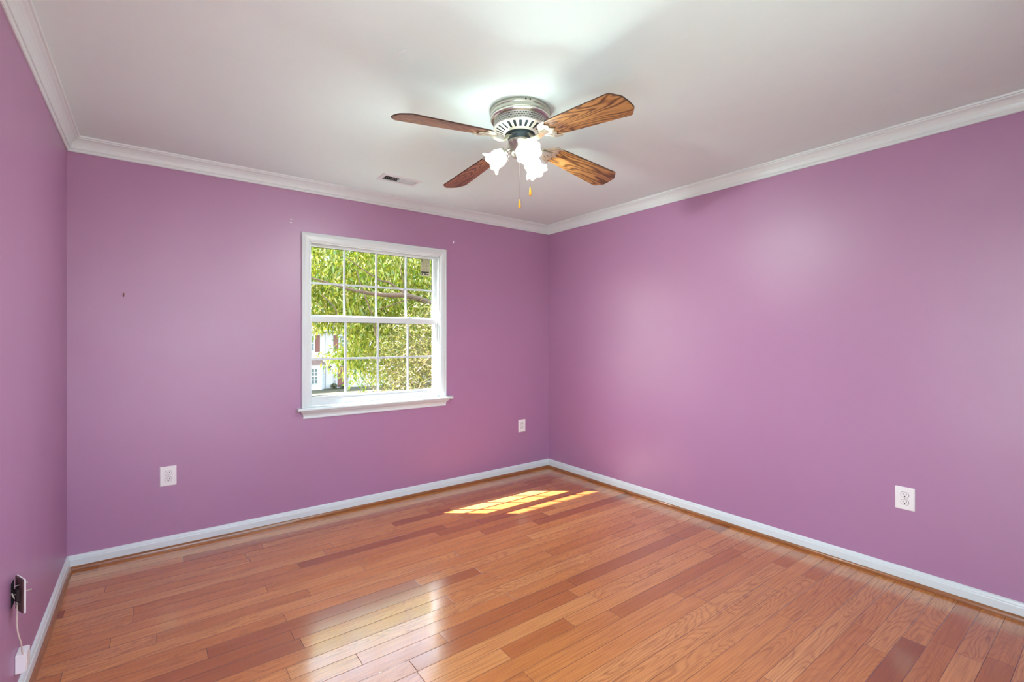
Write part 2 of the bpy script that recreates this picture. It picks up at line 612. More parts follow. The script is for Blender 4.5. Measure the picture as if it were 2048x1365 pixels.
def smooth_path(pts, sub=6):
    pts = [Vector(p) for p in pts]
    out = []
    for i in range(len(pts) - 1):
        p0 = pts[max(i - 1, 0)]; p1 = pts[i]; p2 = pts[i + 1]; p3 = pts[min(i + 2, len(pts) - 1)]
        for k in range(sub):
            t = k / sub
            out.append(0.5 * ((2 * p1) + (p2 - p0) * t + (2 * p0 - 5 * p1 + 4 * p2 - p3) * t * t + (3 * p1 - p0 - 3 * p2 + p3) * t ** 3))
    out.append(pts[-1])
    return out

def sweep_rect(bm, prof, path, closed=False):
    """prof: list of (out, z); path: list of (x, y, nx, ny) points with inward offset direction (mitred)"""
    rings = []
    for (x, y, nx, ny) in path:
        rings.append([bm.verts.new((x + nx * o, y + ny * o, z)) for o, z in prof])
    m = len(prof)
    rr = list(zip(rings, rings[1:]))
    if closed: rr.append((rings[-1], rings[0]))
    for a, b in rr:
        for k in range(m):
            bm.faces.new([a[k], b[k], b[(k + 1) % m], a[(k + 1) % m]])
    if not closed:
        bm.faces.new(rings[0]); bm.faces.new(rings[-1])

def shape2d(name, splines, thick, mat, parent=None, bevel=0.0):
    """flat plate with holes from closed 2-D outlines, turned into a mesh"""
    cu = bpy.data.curves.new(name, 'CURVE')
    cu.dimensions = '2D'
    cu.fill_mode = 'BOTH'
    cu.extrude = thick / 2
    cu.bevel_depth = bevel
    for pts in splines:
        sp = cu.splines.new('POLY')
        sp.points.add(len(pts) - 1)
        for p, q in zip(sp.points, pts):
            p.co = (q[0], q[1], 0, 1)
        sp.use_cyclic_u = True
    tmp = bpy.data.objects.new('tmp', cu)
    COL.objects.link(tmp)
    dg = bpy.context.evaluated_depsgraph_get()
    me = bpy.data.meshes.new_from_object(tmp.evaluated_get(dg))
    bpy.data.objects.remove(tmp)
    bpy.data.curves.remove(cu)
    me.name = name
    me.materials.clear()
    return new_obj(name, me, mat, parent)

# ---------------------------------------------------------------- room shell
X0, X1, Y0, Y1, H = -0.38, 3.202, -0.14, 3.621, 2.43
T = 0.16
WX0, WX1, WZ0, WZ1 = 0.90, 1.974, 0.785, 2.012      # hole for the window
tag(obj('floor', B((X0 - T, X1 + T, Y0 - T, Y1 + T, -0.12, 0)), M['floor']), kind='structure')
VX0, VX1, VY0, VY1 = 1.285, 1.528, 3.142, 3.232        # duct hole
tag(obj('ceiling', B((X0 - T, VX0, Y0 - T, Y1 + T, H, H + .1), (VX1, X1 + T, Y0 - T, Y1 + T, H, H + .1),
                     (VX0, VX1, Y0 - T, VY0, H, H + .1), (VX0, VX1, VY1, Y1 + T, H, H + .1)), M['ceiling']), kind='structure')
tag(obj('wall_back', B((X0 - T, WX0, Y1, Y1 + T, 0, H), (WX1, X1 + T, Y1, Y1 + T, 0, H),
                       (WX0, WX1, Y1, Y1 + T, 0, WZ0), (WX0, WX1, Y1, Y1 + T, WZ1, H)), M['wall']), kind='structure')
tag(obj('wall_right', B((X1, X1 + T, Y0 - T, Y1, 0, H)), M['wall']), kind='structure')
# opening for the loose jack in the left wall
JY0, JY1, JZ0, JZ1 = 2.30, 2.352, 0.385, 0.470
LY0, LY1, LZ0, LZ1 = -0.04, 0.66, 0.30, 2.15      # added window out of view, opening for the left fill lamp
tag(obj('wall_left', B((X0 - T, X0, LY1, JY0, 0, H), (X0 - T, X0, Y0 - T, LY0, 0, H), (X0 - T, X0, LY0, LY1, 0, LZ0), (X0 - T, X0, LY0, LY1, LZ1, H), (X0 - T, X0, JY1, Y1, 0, H),
                       (X0 - T, X0, JY0, JY1, 0, JZ0), (X0 - T, X0, JY0, JY1, JZ1, H)), M['wall']), kind='structure')
FX0, FX1, FZ0, FZ1 = -0.15, 1.65, 0.75, 2.15      # added window out of view, opening for the rear fill lamp
tag(obj('wall_front', B((X0, FX0, Y0 - T, Y0, 0, H), (FX1, X1, Y0 - T, Y0, 0, H), (FX0, FX1, Y0 - T, Y0, 0, FZ0), (FX0, FX1, Y0 - T, Y0, FZ1, H)), M['wall']), kind='structure')

CORN = [(X0, Y1), (X1, Y1), (X1, Y0), (X0, Y0)]
SIDES = {'back': ((X0, Y1, 1, -1), (X1, Y1, -1, -1)), 'right': ((X1, Y1, -1, -1), (X1, Y0, -1, 1)),
         'front': ((X1, Y0, -1, 1), (X0, Y0, 1, 1)), 'left': ((X0, Y0, 1, 1), (X0, Y1, 1, -1))}
base_prof = [(0, 0), (0.014, 0), (0.014, 0.056), (0.0125, 0.060), (0.0105, 0.062), (0.0105, 0.066), (0.008, 0.074), (0.004, 0.0785), (0, 0.08)]
shoe_prof = [(0.014, 0.0), (0.027, 0.0), (0.0268, 0.006), (0.0248, 0.013), (0.021, 0.018), (0.0165, 0.0205), (0.014, 0.021)]
crown_prof = [(0, H), (0, H - 0.082), (0.005, H - 0.083), (0.009, H - 0.080), (0.009, H - 0.070), (0.011, H - 0.066), (0.015, H - 0.066),
              (0.017, H - 0.062), (0.018, H - 0.056), (0.022, H - 0.044), (0.029, H - 0.032), (0.038, H - 0.022), (0.046, H - 0.017),
              (0.049, H - 0.015), (0.050, H - 0.010), (0.057, H - 0.009), (0.059, H - 0.004), (0.059, H)]
for side, (a, b) in SIDES.items():
    bm = bmesh.new(); sweep_rect(bm, base_prof, [a, b])
    tag(obj('baseboard_' + side, bm, M['trim']), kind='structure')
for i, (side, (a, b)) in enumerate(SIDES.items()):
    bm = bmesh.new(); sweep_rect(bm, crown_prof, [a, b])
    tag(obj('trim_%d' % (i + 1), bm, M['trim']), kind='structure')
for i, (side, (a, b)) in enumerate(SIDES.items()):
    bm = bmesh.new(); sweep_rect(bm, shoe_prof, [a, b])
    tag(obj('trim_%d' % (i + 5), bm, M['shoe']), kind='structure')

# ---------------------------------------------------------------- window
win = empty('window_1', (1.437, Y1, 0.8))
tag(win, kind='structure')
def wobj(name, bm, mat, parent=win, **kw):
    bmesh.ops.translate(bm, verts=bm.verts, vec=(-1.437, -Y1, -0.8))
    o = obj(name, bm, mat, win, **kw)
    if parent is not win:
        o.parent = parent
    return o
# casing: mitred moulding around three sides
cas = [(0, 0), (0, 0.012), (0.006, 0.016), (0.014, 0.018), (0.020, 0.0155), (0.026, 0.0165), (0.046, 0.0145), (0.052, 0.0125), (0.060, 0.009), (0.060, 0)]
bm = bmesh.new()
ox0, ox1, oz0, oz1 = 0.850, 2.024, 0.800, 2.062
def cring(x, z, sx, sz):
    return [bm.verts.new((x + sx * a, Y1 - t, z + sz * a)) for a, t in cas]
rs = [cring(ox0, oz0, 1, 0), cring(ox0, oz1, 1, -1), cring(ox1, oz1, -1, -1), cring(ox1, oz0, -1, 0)]
for a, b in zip(rs, rs[1:]):
    for k in range(len(cas)):
        bm.faces.new([a[k], b[k], b[(k + 1) % len(cas)], a[(k + 1) % len(cas)]])
bm.faces.new(rs[0]); bm.faces.new(rs[-1])
wobj('window_casing', bm, M['trim'])
# jamb liner
JX0, JX1, JZT = 0.910, 1.964, 2.002
wobj('window_frame', B((WX0, JX0, Y1 - .001, Y1 + .15, 0.80, WZ1), (JX1, WX1, Y1 - .001, Y1 + .15, 0.80, WZ1),
                       (JX0, JX1, Y1 - .001, Y1 + .15, JZT, WZ1), (JX0, JX1, Y1 + .105, Y1 + .15, 0.785, 0.812),
                       # stops
                       (JX0, JX0 + .008, Y1 + .004, Y1 + .02, 0.80, JZT), (JX1 - .008, JX1, Y1 + .004, Y1 + .02, 0.80, JZT),
                       (JX0, JX1, Y1 + .004, Y1 + .02, JZT - .008, JZT)), M['vinyl'], bevel=.001)
# sill (stool) with rounded nose and horns
bm = bmesh.new()
prof = [(3.726, .778), (3.726, .800), (3.578, .800), (3.571, .7985), (3.566, .7935), (3.565, .789), (3.566, .7845), (3.571, .7795), (3.578, .778)]
vs = [[bm.verts.new((x, y, z)) for y, z in prof] for x in (JX0, JX1)]
for k in range(len(prof)):
    bm.faces.new([vs[0][k], vs[1][k], vs[1][(k + 1) % len(prof)], vs[0][(k + 1) % len(prof)]])
bm.faces.new(vs[0]); bm.faces.new(vs[1])
prof2 = [(Y1, .778), (Y1, .800)] + prof[2:]
for xa, xb in ((0.818, JX0), (JX1, 2.066)):
    vs = [[bm.verts.new((x, y, z)) for y, z in prof2] for x in (xa, xb)]
    for k in range(len(prof2)):
        bm.faces.new([vs[0][k], vs[1][k], vs[1][(k + 1) % len(prof2)], vs[0][(k + 1) % len(prof2)]])
    bm.faces.new(vs[0]); bm.faces.new(vs[1])
wobj('window_sill', bm, M['trim'], smooth=True)
# apron: moulded board, wider at top, returned ends
bm = bmesh.new()
ap = [(.722, .010), (.728, .012), (.738, .010), (.744, .012), (.754, .016), (.762, .024), (.770, .032), (.778, .034)]
ringsA = []
for z, t in ap:
    e = (t - .010) * 0.9
    ringsA.append([bm.verts.new(v) for v in ((.862 - e, Y1, z), (.862 - e, Y1 - t, z), (2.016 + e, Y1 - t, z), (2.016 + e, Y1, z))])
for a, b in zip(ringsA, ringsA[1:]):
    for k in range(4): bm.faces.new([a[k], a[(k + 1) % 4], b[(k + 1) % 4], b[k]])
bm.faces.new(ringsA[0]); bm.faces.new(ringsA[-1])
wobj('window_apron', bm, M['trim'])

def sash(nm, x0, x1, z0, z1, gx0, gx1, gz0, gz1, y0, y1, mx_, mz_):
    f = B((x0, gx0, y0, y1, z0, z1), (gx1, x1, y0, y1, z0, z1), (gx0, gx1, y0, y1, z0, gz0), (gx0, gx1, y0, y1, gz1, z1))
    s = wobj(nm, f, M['vinyl'], bevel=.002)
    ym = (y0 + y1) / 2
    gb = B((gx0 - .003, gx1 + .003, ym - .002, ym + .002, gz0 - .003, gz1 + .003))
    g = wobj('window_pane', gb, M['glass'], parent=s)
    q = []
    for x in mx_: q.append((x - .0075, x + .0075, ym - .005, ym - .0025, gz0, gz1))
    zz = [gx0] + [v for x in mx_ for v in (x - .0075, x + .0075)] + [gx1]
    for a, b in zip(zz[0::2], zz[1::2]): q.append((a, b, ym - .005, ym - .0025, mz_ - .0075, mz_ + .0075))
    # grille shows on the outside of the pane too
    for x in mx_: q.append((x - .0075, x + .0075, ym + .0025, ym + .005, gz0, gz1))
    for a, b in zip(zz[0::2], zz[1::2]): q.append((a, b, ym + .0025, ym + .005, mz_ - .0075, mz_ + .0075))
    m = wobj('window_grille', B(*q), M['grille'], parent=s)
    e = .0035
    wobj('glazing_gasket', B((gx0, gx1, ym + .006, ym + .009, gz1 - e, gz1), (gx0, gx1, ym + .006, ym + .009, gz0, gz0 + e),
                             (gx0, gx0 + e, ym + .006, ym + .009, gz0 + e, gz1 - e), (gx1 - e, gx1, ym + .006, ym + .009, gz0 + e, gz1 - e)), M['gasket_gap_shade'], parent=s)
    return s
low = sash('window_sash', JX0 + .001, JX1 - .001, 0.806, 1.462, .926, 1.943, .871, 1.421, Y1 + .022, Y1 + .054, (1.175, 1.432, 1.686), 1.145)
upp = sash('window_sash', JX0 + .001, JX1 - .001, 1.438, 2.001, .934, 1.936, 1.474, 1.981, Y1 + .070, Y1 + .102, (1.182, 1.436, 1.690), 1.711)
wobj('sash_lock', B((1.66, 1.73, Y1 + .026, Y1 + .046, 1.4621, 1.468), (1.685, 1.705, Y1 + .022, Y1 + .04, 1.468, 1.477)), M['vinyl'], bevel=.002)
wobj('sash_lift', B((1.02, 1.86, Y1 + .014, Y1 + .022, .846, .852)), M['vinyl'], bevel=.002)

# window added behind the camera to let in the rear fill light
added_win2 = tag(empty('added_window_2', ((FX0 + FX1) / 2, Y0, FZ0)), kind='structure')
def w2(name, bm, mat):
    bmesh.ops.translate(bm, verts=bm.verts, vec=(-(FX0 + FX1) / 2, -Y0, -FZ0))
    return obj(name, bm, mat, added_win2)
w2('window_casing', B((FX0 - .06, FX0, Y0, Y0 + .015, FZ0 - .02, FZ1 + .06), (FX1, FX1 + .06, Y0, Y0 + .015, FZ0 - .02, FZ1 + .06), (FX0, FX1, Y0, Y0 + .015, FZ1, FZ1 + .06), (FX0 - .08, FX1 + .08, Y0, Y0 + .04, FZ0 - .045, FZ0 - .022)), M['trim'])
fm = (FX0 + FX1) / 2
w2('window_frame', B((FX0, FX0 + .035, Y0 - .12, Y0 - .06, FZ0, FZ1), (FX1 - .035, FX1, Y0 - .12, Y0 - .06, FZ0, FZ1), (fm - .035, fm + .035, Y0 - .12, Y0 - .06, FZ0, FZ1),
                   *[(a, b, Y0 - .12, Y0 - .06, z - .02, z + .02) for a, b in ((FX0 + .035, fm - .035), (fm + .035, FX1 - .035)) for z in (FZ0 + .02, (FZ0 + FZ1) / 2, FZ1 - .02)]), M['vinyl'])
w2('window_pane', B((FX0 + .03, fm - .03, Y0 - .092, Y0 - .088, FZ0 + .03, FZ1 - .03)), M['glass'])
w2('window_pane', B((fm + .03, FX1 - .03, Y0 - .092, Y0 - .088, FZ0 + .03, FZ1 - .03)), M['glass'])

added_win3 = tag(empty('added_window_3', (X0, (LY0 + LY1) / 2, LZ0)), kind='structure')  # window added in the left wall for the fill lamp outside it
def w3(name, bm, mat):
    bmesh.ops.translate(bm, verts=bm.verts, vec=(-X0, -(LY0 + LY1) / 2, -LZ0))
    return obj(name, bm, mat, added_win3)
w3('window_frame', B((X0 - .12, X0 - .06, LY0, LY0 + .04, LZ0, LZ1), (X0 - .12, X0 - .06, LY1 - .04, LY1, LZ0, LZ1), *[(X0 - .12, X0 - .06, LY0 + .04, LY1 - .04, z - .02, z + .02) for z in (LZ0 + .02, (LZ0 + LZ1) / 2, LZ1 - .02)]), M['vinyl'])
w3('window_casing', B((X0, X0 + .015, LY0 - .06, LY0, LZ0, LZ1 + .06), (X0, X0 + .015, LY1, LY1 + .06, LZ0, LZ1 + .06), (X0, X0 + .015, LY0, LY1, LZ1, LZ1 + .06), (X0, X0 + .04, LY0 - .08, LY1 + .08, LZ0 - .025, LZ0 - .002)), M['trim'])
w3('window_pane', B((X0 - .092, X0 - .088, LY0 + .035, LY1 - .035, LZ0 + .03, LZ1 - .03)), M['glass'])

# grey factory label stuck on the upper sash pane
ls = empty('window_sticker', (1.868, Y1 + .083, 1.905))
tag(ls, 'small grey printed label stuck on the top right pane of the window', 'sticker')
bm = B((-.045, .045, -.0004, .0004, -.072, .072))
k = NT('grey_label_film'); k.t.nodes.remove(k.p)
dfs = k.n('ShaderNodeBsdfDiffuse'); dfs.inputs[0].default_value = srgb(176, 168, 146)
tls = k.n('ShaderNodeBsdfTranslucent'); tls.inputs[0].default_value = srgb(176, 168, 146)
mxs = k.n('ShaderNodeMixShader'); mxs.inputs[0].default_value = 0.45
tps = k.n('ShaderNodeBsdfTransparent')
mxt = k.n('ShaderNodeMixShader'); mxt.inputs[0].default_value = 0.25
k.l(dfs.outputs[0], mxs.inputs[1]); k.l(tls.outputs[0], mxs.inputs[2])
k.l(mxs.outputs[0], mxt.inputs[1]); k.l(tps.outputs[0], mxt.inputs[2]); k.l(mxt.outputs[0], k.out.inputs[0])
M['label'] = k.m
M['ink'] = simple('black_label_ink', (0.01, 0.01, 0.01, 1), 0.6)
M['ink2'] = simple('grey_label_ink', srgb(96, 88, 70), 0.6)
obj('label_film', bm, M['label'], ls)
q = [(-.038, .036, -.0012, -.0006, -.045, -.035), (-.036, -.024, -.0012, -.0006, -.061, -.052),
     (-.008, .002, -.0012, -.0006, -.060, -.050), (.000, .012, -.0012, -.0006, -.058, -.051), (.014, .030, -.0012, -.0006, -.061, -.053),
     # square mark with an open centre
     (-.042, -.038, -.0012, -.0006, .050, .068), (-.031, -.027, -.0012, -.0006, .050, .068), (-.038, -.031, -.0012, -.0006, .064, .068), (-.038, -.031, -.0012, -.0006, .050, .054)]
obj('printed_bar', B(q[0]), M['ink'], ls)
obj('printed_marks', B(*q[1:5]), M['ink'], ls)
obj('printed_emblem', B(*q[5:]), M['ink'], ls)
q = []
rnd = random.Random(3)
z = .062
while z > -.030:
    x = -.018 if z > .045 else -.036
    while x < .036:
        l_ = rnd.uniform(.006, .020)
        q.append((x, min(x + l_, .038), -.0011, -.0006, z - .0022, z))
        x += l_ + rnd.uniform(.003, .010)
    z -= rnd.uniform(.007, .012)
q += [(-.038, .038, -.0011, -.0006, .0395, .0405), (-.038, .038, -.0011, -.0006, -.0275, -.0265), (-.016, -.015, -.0011, -.0006, -.026, .039), (.012, .013, -.0011, -.0006, -.026, .039)]
obj('printed_text', B(*q), M['ink2'], ls)

# ---------------------------------------------------------------- electrical outlets
def rounded_rect(w_, h_, r, n=5):
    pts = []
    for cx, cy, a0 in ((w_ / 2 - r, h_ / 2 - r, 0), (-w_ / 2 + r, h_ / 2 - r, 90), (-w_ / 2 + r, -h_ / 2 + r, 180), (w_ / 2 - r, -h_ / 2 + r, 270)):
        for i in range(n + 1):
            a = math.radians(a0 + 90 * i / n)
            pts.append((cx + r * math.cos(a), cy + r * math.sin(a)))
    return pts
def prism(bm, pts, z0, z1, top=None):
    lo = [bm.verts.new((x, y, z0)) for x, y in pts]
    hi = [bm.verts.new((x, y, z1)) for x, y in (top or pts)]
    n = len(pts)
    for i in range(n): bm.faces.new([lo[i], lo[(i + 1) % n], hi[(i + 1) % n], hi[i]])
    bm.faces.new(lo); bm.faces.new(hi)
def outlet_face(n=28):
    pts = []
    for i in range(n):
        a = 2 * PI * i / n
        x, y = .0172 * math.cos(a), .0172 * math.sin(a)
        pts.append((x, max(-.0138, min(.0138, y))))
    return pts
def make_outlet():
    root = empty('wall_outlet')
    bm = bmesh.new()
    prism(bm, rounded_rect(.084, .120, .004), 0, .0035, rounded_rect(.084, .120, .004))
    prism(bm, rounded_rect(.084, .120, .004), .0035, .0062, rounded_rect(.074, .110, .003))
    obj('cover_plate', bm, M['plastic'], root)
    for s in (1, -1):
        bm = bmesh.new(); prism(bm, outlet_face(), .0063, .0082)
        r = obj('receptacle', bm, M['plastic'], root); r.location = (0, s * .0195, 0)
        r.modifiers.new('b', 'BEVEL').width = .0006
        bm = B((-.0088, -.0056, -.002, .0082, .00825, .0086), (.0056, .0088, -.001, .0078, .00825, .0086))
        prism(bm, [(.0034 * math.cos(a), -.0078 + .0034 * math.sin(a)) for a in [2 * PI * i / 10 for i in range(10)]], .00825, .0086)
        h = obj('socket_slots', bm, M['hole'], r)
        bm = bmesh.new(); prism(bm, [(x * 1.07, y * 1.07) for x, y in outlet_face()], .00622, .0065)
        obj('socket_gap_shade', bm, M['gasket_gap_shade'], r)  # dark ring painting the shadow in the gap round the socket
    bm = bmesh.new(); prism(bm, [(.0032 * math.cos(a), .0032 * math.sin(a)) for a in [2 * PI * i / 14 for i in range(14)]], .0063, .0075)
    obj('screw', bm, M['steel'], root)
    return root
def copy_tree(o, parent=None):
    c = o.copy(); COL.objects.link(c)
    if parent is not None:
        c.parent = parent
    for ch in list(o.children): copy_tree(ch, c)
    return c
out0 = make_outlet()
OUT = [((0.079, Y1, .450), 'back', 'white outlet plate low on the window wall, at the left near the corner'),
       ((2.857, Y1, .452), 'back', 'white outlet plate on the window wall between the window and far corner'),
       ((X1, .759, .446), 'right', 'large white outlet plate low on the right-hand wall')]
for i, (loc, wall, lab) in enumerate(OUT):
    o = out0 if i == 0 else copy_tree(out0)
    o.location = loc
    # local z -> into the room, local y -> up
    if wall == 'back': o.matrix_world = Matrix(((1, 0, 0, loc[0]), (0, 0, -1, loc[1]), (0, 1, 0, loc[2]), (0, 0, 0, 1)))
    else: o.matrix_world = Matrix(((0, 0, -1, loc[0]), (-1, 0, 0, loc[1]), (0, 1, 0, loc[2]), (0, 0, 0, 1)))
    tag(o, lab, 'outlet', 'duplex wall outlets')

# loose phone jack plate on the left wall, back of the plate turned to the room's near side
jk = empty('phone_jack_plate', (0, 0, 0))
tag(jk, 'loose jack cover plate hanging off the left wall by its cable and screws', 'jack plate')
far = Vector((-.3725, 2.334, .428)); near = Vector((-.3435, 2.270, .428))
u = (near - far).normalized(); up = Vector((0, 0, 1)); nrm = u.cross(up) * -1   # front side
if nrm.x < 0: nrm = -nrm
cen = (far + near) / 2
MJ = Matrix(((u.x, up.x, nrm.x, cen.x), (u.y, up.y, nrm.y, cen.y), (u.z, up.z, nrm.z, cen.z), (0, 0, 0, 1)))
def jobj(name, bm, mat, parent=jk, **kw):
    bmesh.ops.transform(bm, matrix=MJ, verts=bm.verts)
    return obj(name, bm, mat, parent, **kw)
M['plate_back'] = simple('shaded_plate_back', srgb(96, 66, 66), 0.6, var=0.1)  # shade on the back of the plate, put into its brown colour
bm = bmesh.new(); prism(bm, rounded_rect(.070, .116, .003), 0, .004, rounded_rect(.068, .114, .003))
jobj('cover_plate', bm, M['plastic'])
bm = bmesh.new(); prism(bm, rounded_rect(.066, .112, .003), -.0035, 0)
jobj('plate_back', bm, M['plate_back'])
jobj('jack_body', B((-.010, .012, -.020, .022, -.013, -.0036)), M['dark'], bevel=.002)
for yy, L in ((.034, .010), (.006, .020), (-.030, .0)):
    bm = bmesh.new(); tube(bm, [(.004, yy, -.016), (.004, yy, .006 + L)], .0017, 8)
    if L: tube(bm, [(.004, yy, .004 + L), (.004, yy, .006 + L + .001)], .003, 10)
    jobj('screw', bm, M['steel'])
jb = obj('wall_box', B((X0 - .05, X0 - .045, JY0, JY1, JZ0, JZ1), (X0 - .045, X0 - .0005, JY0, JY0 + .003, JZ0, JZ1), (X0 - .045, X0 - .0005, JY1 - .003, JY1, JZ0, JZ1),
             (X0 - .045, X0 - .0005, JY0 + .003, JY1 - .003, JZ0, JZ0 + .003), (X0 - .045, X0 - .0005, JY0 + .003, JY1 - .003, JZ1 - .003, JZ1)), M['hole'], jk)
bm = bmesh.new(); tube(bm, smooth_path([(-.41, 2.33, .445), (-.385, 2.325, .44), (-.366, 2.31, .425), (-.360, 2.30, .415)]), .002, 8)
obj('wire', bm, M['black'], jk)
cb = bmesh.new()
tube(cb, smooth_path([(-.378, 2.300, .437), (-.3745, 2.302, .425), (-.366, 2.300, .405), (-.3655, 2.300, .37), (-.3665, 2.302, .33), (-.3645, 2.310, .29),
                      (-.3600, 2.325, .25), (-.3600, 2.34, .215), (-.3610, 2.36, .190)], 6), .0022, 8)
tag(obj('phone_cable', cb, M['cable']), 'thin ivory cable dangling down the left wall below the jack plate', 'cable')
bx_ = empty('surface_jack', (X0, 2.385, .163))
tag(bx_, 'small white surface jack low on the left wall under the cable', 'jack')
obj('jack_housing', B((0, .026, -.032, .032, -.032, .034)), M['plastic'], bx_, bevel=.003)
obj('jack_lid', B((.0262, .029, -.029, .029, -.029, .031)), M['plastic'], bx_, bevel=.001)

# nail, spackle spots
nl = bmesh.new()
tube(nl, [(-.133, Y1, 1.560), (-.133, Y1 - .016, 1.562)], .0022, 8)
tube(nl, smooth_path([(-.133, Y1 - .003, 1.566), (-.133, Y1 - .004, 1.552), (-.134, Y1 - .010, 1.546), (-.136, Y1 - .016, 1.551)]), .0020, 8)
tube(nl, [(-.133, Y1 - .014, 1.562), (-.133, Y1 - .0175, 1.562)], .0045, 10)
tag(obj('picture_hook', nl, M['brass']), 'tiny brass picture hook and nail on the left part of the window wall', 'hook')
def spot(name, x, z, w_, h_, lab, ang=0, grp='white spackle spots above the window'):
    bm = bmesh.new()
    n = 12
    rnd = random.Random(int(x * 1000))
    ring = []
    for i in range(n):
        a = 2 * PI * i / n
        r = rnd.uniform(.8, 1.1)
        px, pz = w_ / 2 * r * math.cos(a), h_ / 2 * r * math.sin(a)
        ring.append((px * math.cos(ang) - pz * math.sin(ang), px * math.sin(ang) + pz * math.cos(ang)))
    lo = [bm.verts.new((x + p, Y1, z + q)) for p, q in ring]
    hi = [bm.verts.new((x + p * .8, Y1 - .0012, z + q * .8)) for p, q in ring]
    for i in range(n): bm.faces.new([lo[i], lo[(i + 1) % n], hi[(i + 1) % n], hi[i]])
    bm.faces.new(hi)
    tag(obj(name, bm, M['paint_spot']), lab, 'wall patch', grp)
spot('spackle_spot', .782, 2.141, .013, .006, 'upper of two short white dashes above the window left corner', -.1)
spot('spackle_spot', .782, 2.118, .016, .007, 'lower of two short white dashes above the window left corner', -.15)
spot('spackle_spot', 2.098, 2.139, .013, .030, 'white upright spackle blob right of the window top corner')

bm = bmesh.new()
tube(bm, smooth_path([(.775, 1.825, H), (.783, 1.80, H), (.781, 1.77, H), (.793, 1.735, H)], 5), .0011, 6)
tag(obj('paint_scratch', bm, M['paint_spot']), 'short thin curved white scratch in the ceiling paint left of the fan', 'scratch')

# ---------------------------------------------------------------- ceiling register
vr = empty('ceiling_vent', (1.406, 3.187, H))
tag(vr, 'white metal air register in the ceiling above the window', 'air vent')
def vo(name, bm, mat, par=vr, **kw):
    bmesh.ops.translate(bm, verts=bm.verts, vec=(-1.406, -3.187, -H)); return obj(name, bm, mat, par, **kw)
bm = bmesh.new()
fo = (1.262, 1.550, 3.112, 3.262); fi = (1.287, 1.526, 3.144, 3.230)
def rct(b, z): return [bm.verts.new(v) for v in ((b[0], b[2], z), (b[1], b[2], z), (b[1], b[3], z), (b[0], b[3], z))]
r0 = rct(fo, H); r1 = rct((fo[0] + .004, fo[1] - .004, fo[2] + .004, fo[3] - .004), H - .0055); r2 = rct((fi[0] - .004, fi[1] + .004, fi[2] - .004, fi[3] + .004), H - .007); r3 = rct(fi, H - .007); r4 = rct(fi, H)
for a, b in ((r0, r1), (r1, r2), (r2, r3), (r3, r4)):
    for k_ in range(4): bm.faces.new([a[k_], a[(k_ + 1) % 4], b[(k_ + 1) % 4], b[k_]])
vo('register_frame', bm, M['trim'])
def louvers(xa, xb, s):
    bm = bmesh.new()
    x = xa + .006
    while x < xb - .002:
        v = [bm.verts.new(p) for p in ((x - s * .006, 3.1482, H - .006), (x - s * .006, 3.2278, H - .006), (x + s * .006, 3.2278, H + .007), (x + s * .006, 3.1482, H + .007))]
        v2 = [bm.verts.new(p.co + Vector((.0010, 0, 0))) for p in v]
        bm.faces.new(v); bm.faces.new(v2[::-1])
        for i in range(4): bm.faces.new([v[i], v[(i + 1) % 4], v2[(i + 1) % 4], v2[i]])
        x += .0125
    return bm
vo('louver_bank', louvers(1.290, 1.403, 1), M['trim'])
vo('louver_bank', louvers(1.411, 1.522, -1), M['trim'])
vo('register_bar', B((1.4035, 1.4105, 3.148, 3.228, H - .0068, H + .004)), M['trim'])
vo('duct', B((VX0, VX1, VY0, VY0 + .002, H + .001, H + .16), (VX0, VX1, VY1 - .002, VY1, H + .001, H + .16), (VX0, VX0 + .002, VY0 + .002, VY1 - .002, H + .001, H + .16),
             (VX1 - .002, VX1, VY0 + .002, VY1 - .002, H + .001, H + .16), (VX0, VX1, VY0, VY1, H + .16, H + .163)), M['duct'])

# ---------------------------------------------------------------- ceiling fan
FX, FY = 1.460, 1.862
fan = empty('ceiling_fan', (FX, FY, H))
tag(fan, 'nickel flush-mount ceiling fan with four oak blades and three lit tulip shades', 'ceiling fan')
def fo_(name, bm, mat, parent=fan, **kw): return obj(name, bm, mat, parent, **kw)
h0 = -H
def L(prof, mat, name, n=72, par=fan, **kw):
    bm = bmesh.new(); lathe(bm, [(r, z - H) for r, z in prof], n)
    return obj(name, bm, mat, par, smooth=True, **kw)
hs = L([(0.0, 2.4285), (.1465, 2.4285), (.1480, 2.426), (.1480, 2.412), (.1465, 2.410), (.1465, 2.402), (.1475, 2.400), (.1475, 2.392), (.1465, 2.390)], M['nickel'], 'canopy_housing', 96)
L([(.1465, 2.390), (.1480, 2.387), (.1475, 2.381), (.1440, 2.376), (.1360, 2.3745), (.1320, 2.3745)], M['polish'], 'polished_ring', 96)
L([(.1330, 2.3745), (.1320, 2.372), (.1320, 2.340), (.128, 2.337), (.10, 2.337)], M['perf'], 'perforated_band', 96)
for a_ in (-118, -110):
    bm = bmesh.new(); a = math.radians(a_)
    tube(bm, [(.1455 * math.cos(a), .1455 * math.sin(a), 2.419 - H), (.1492 * math.cos(a), .1492 * math.sin(a), 2.419 - H)], .0042, 12)
    obj('housing_screw', bm, M['hole'], fan)
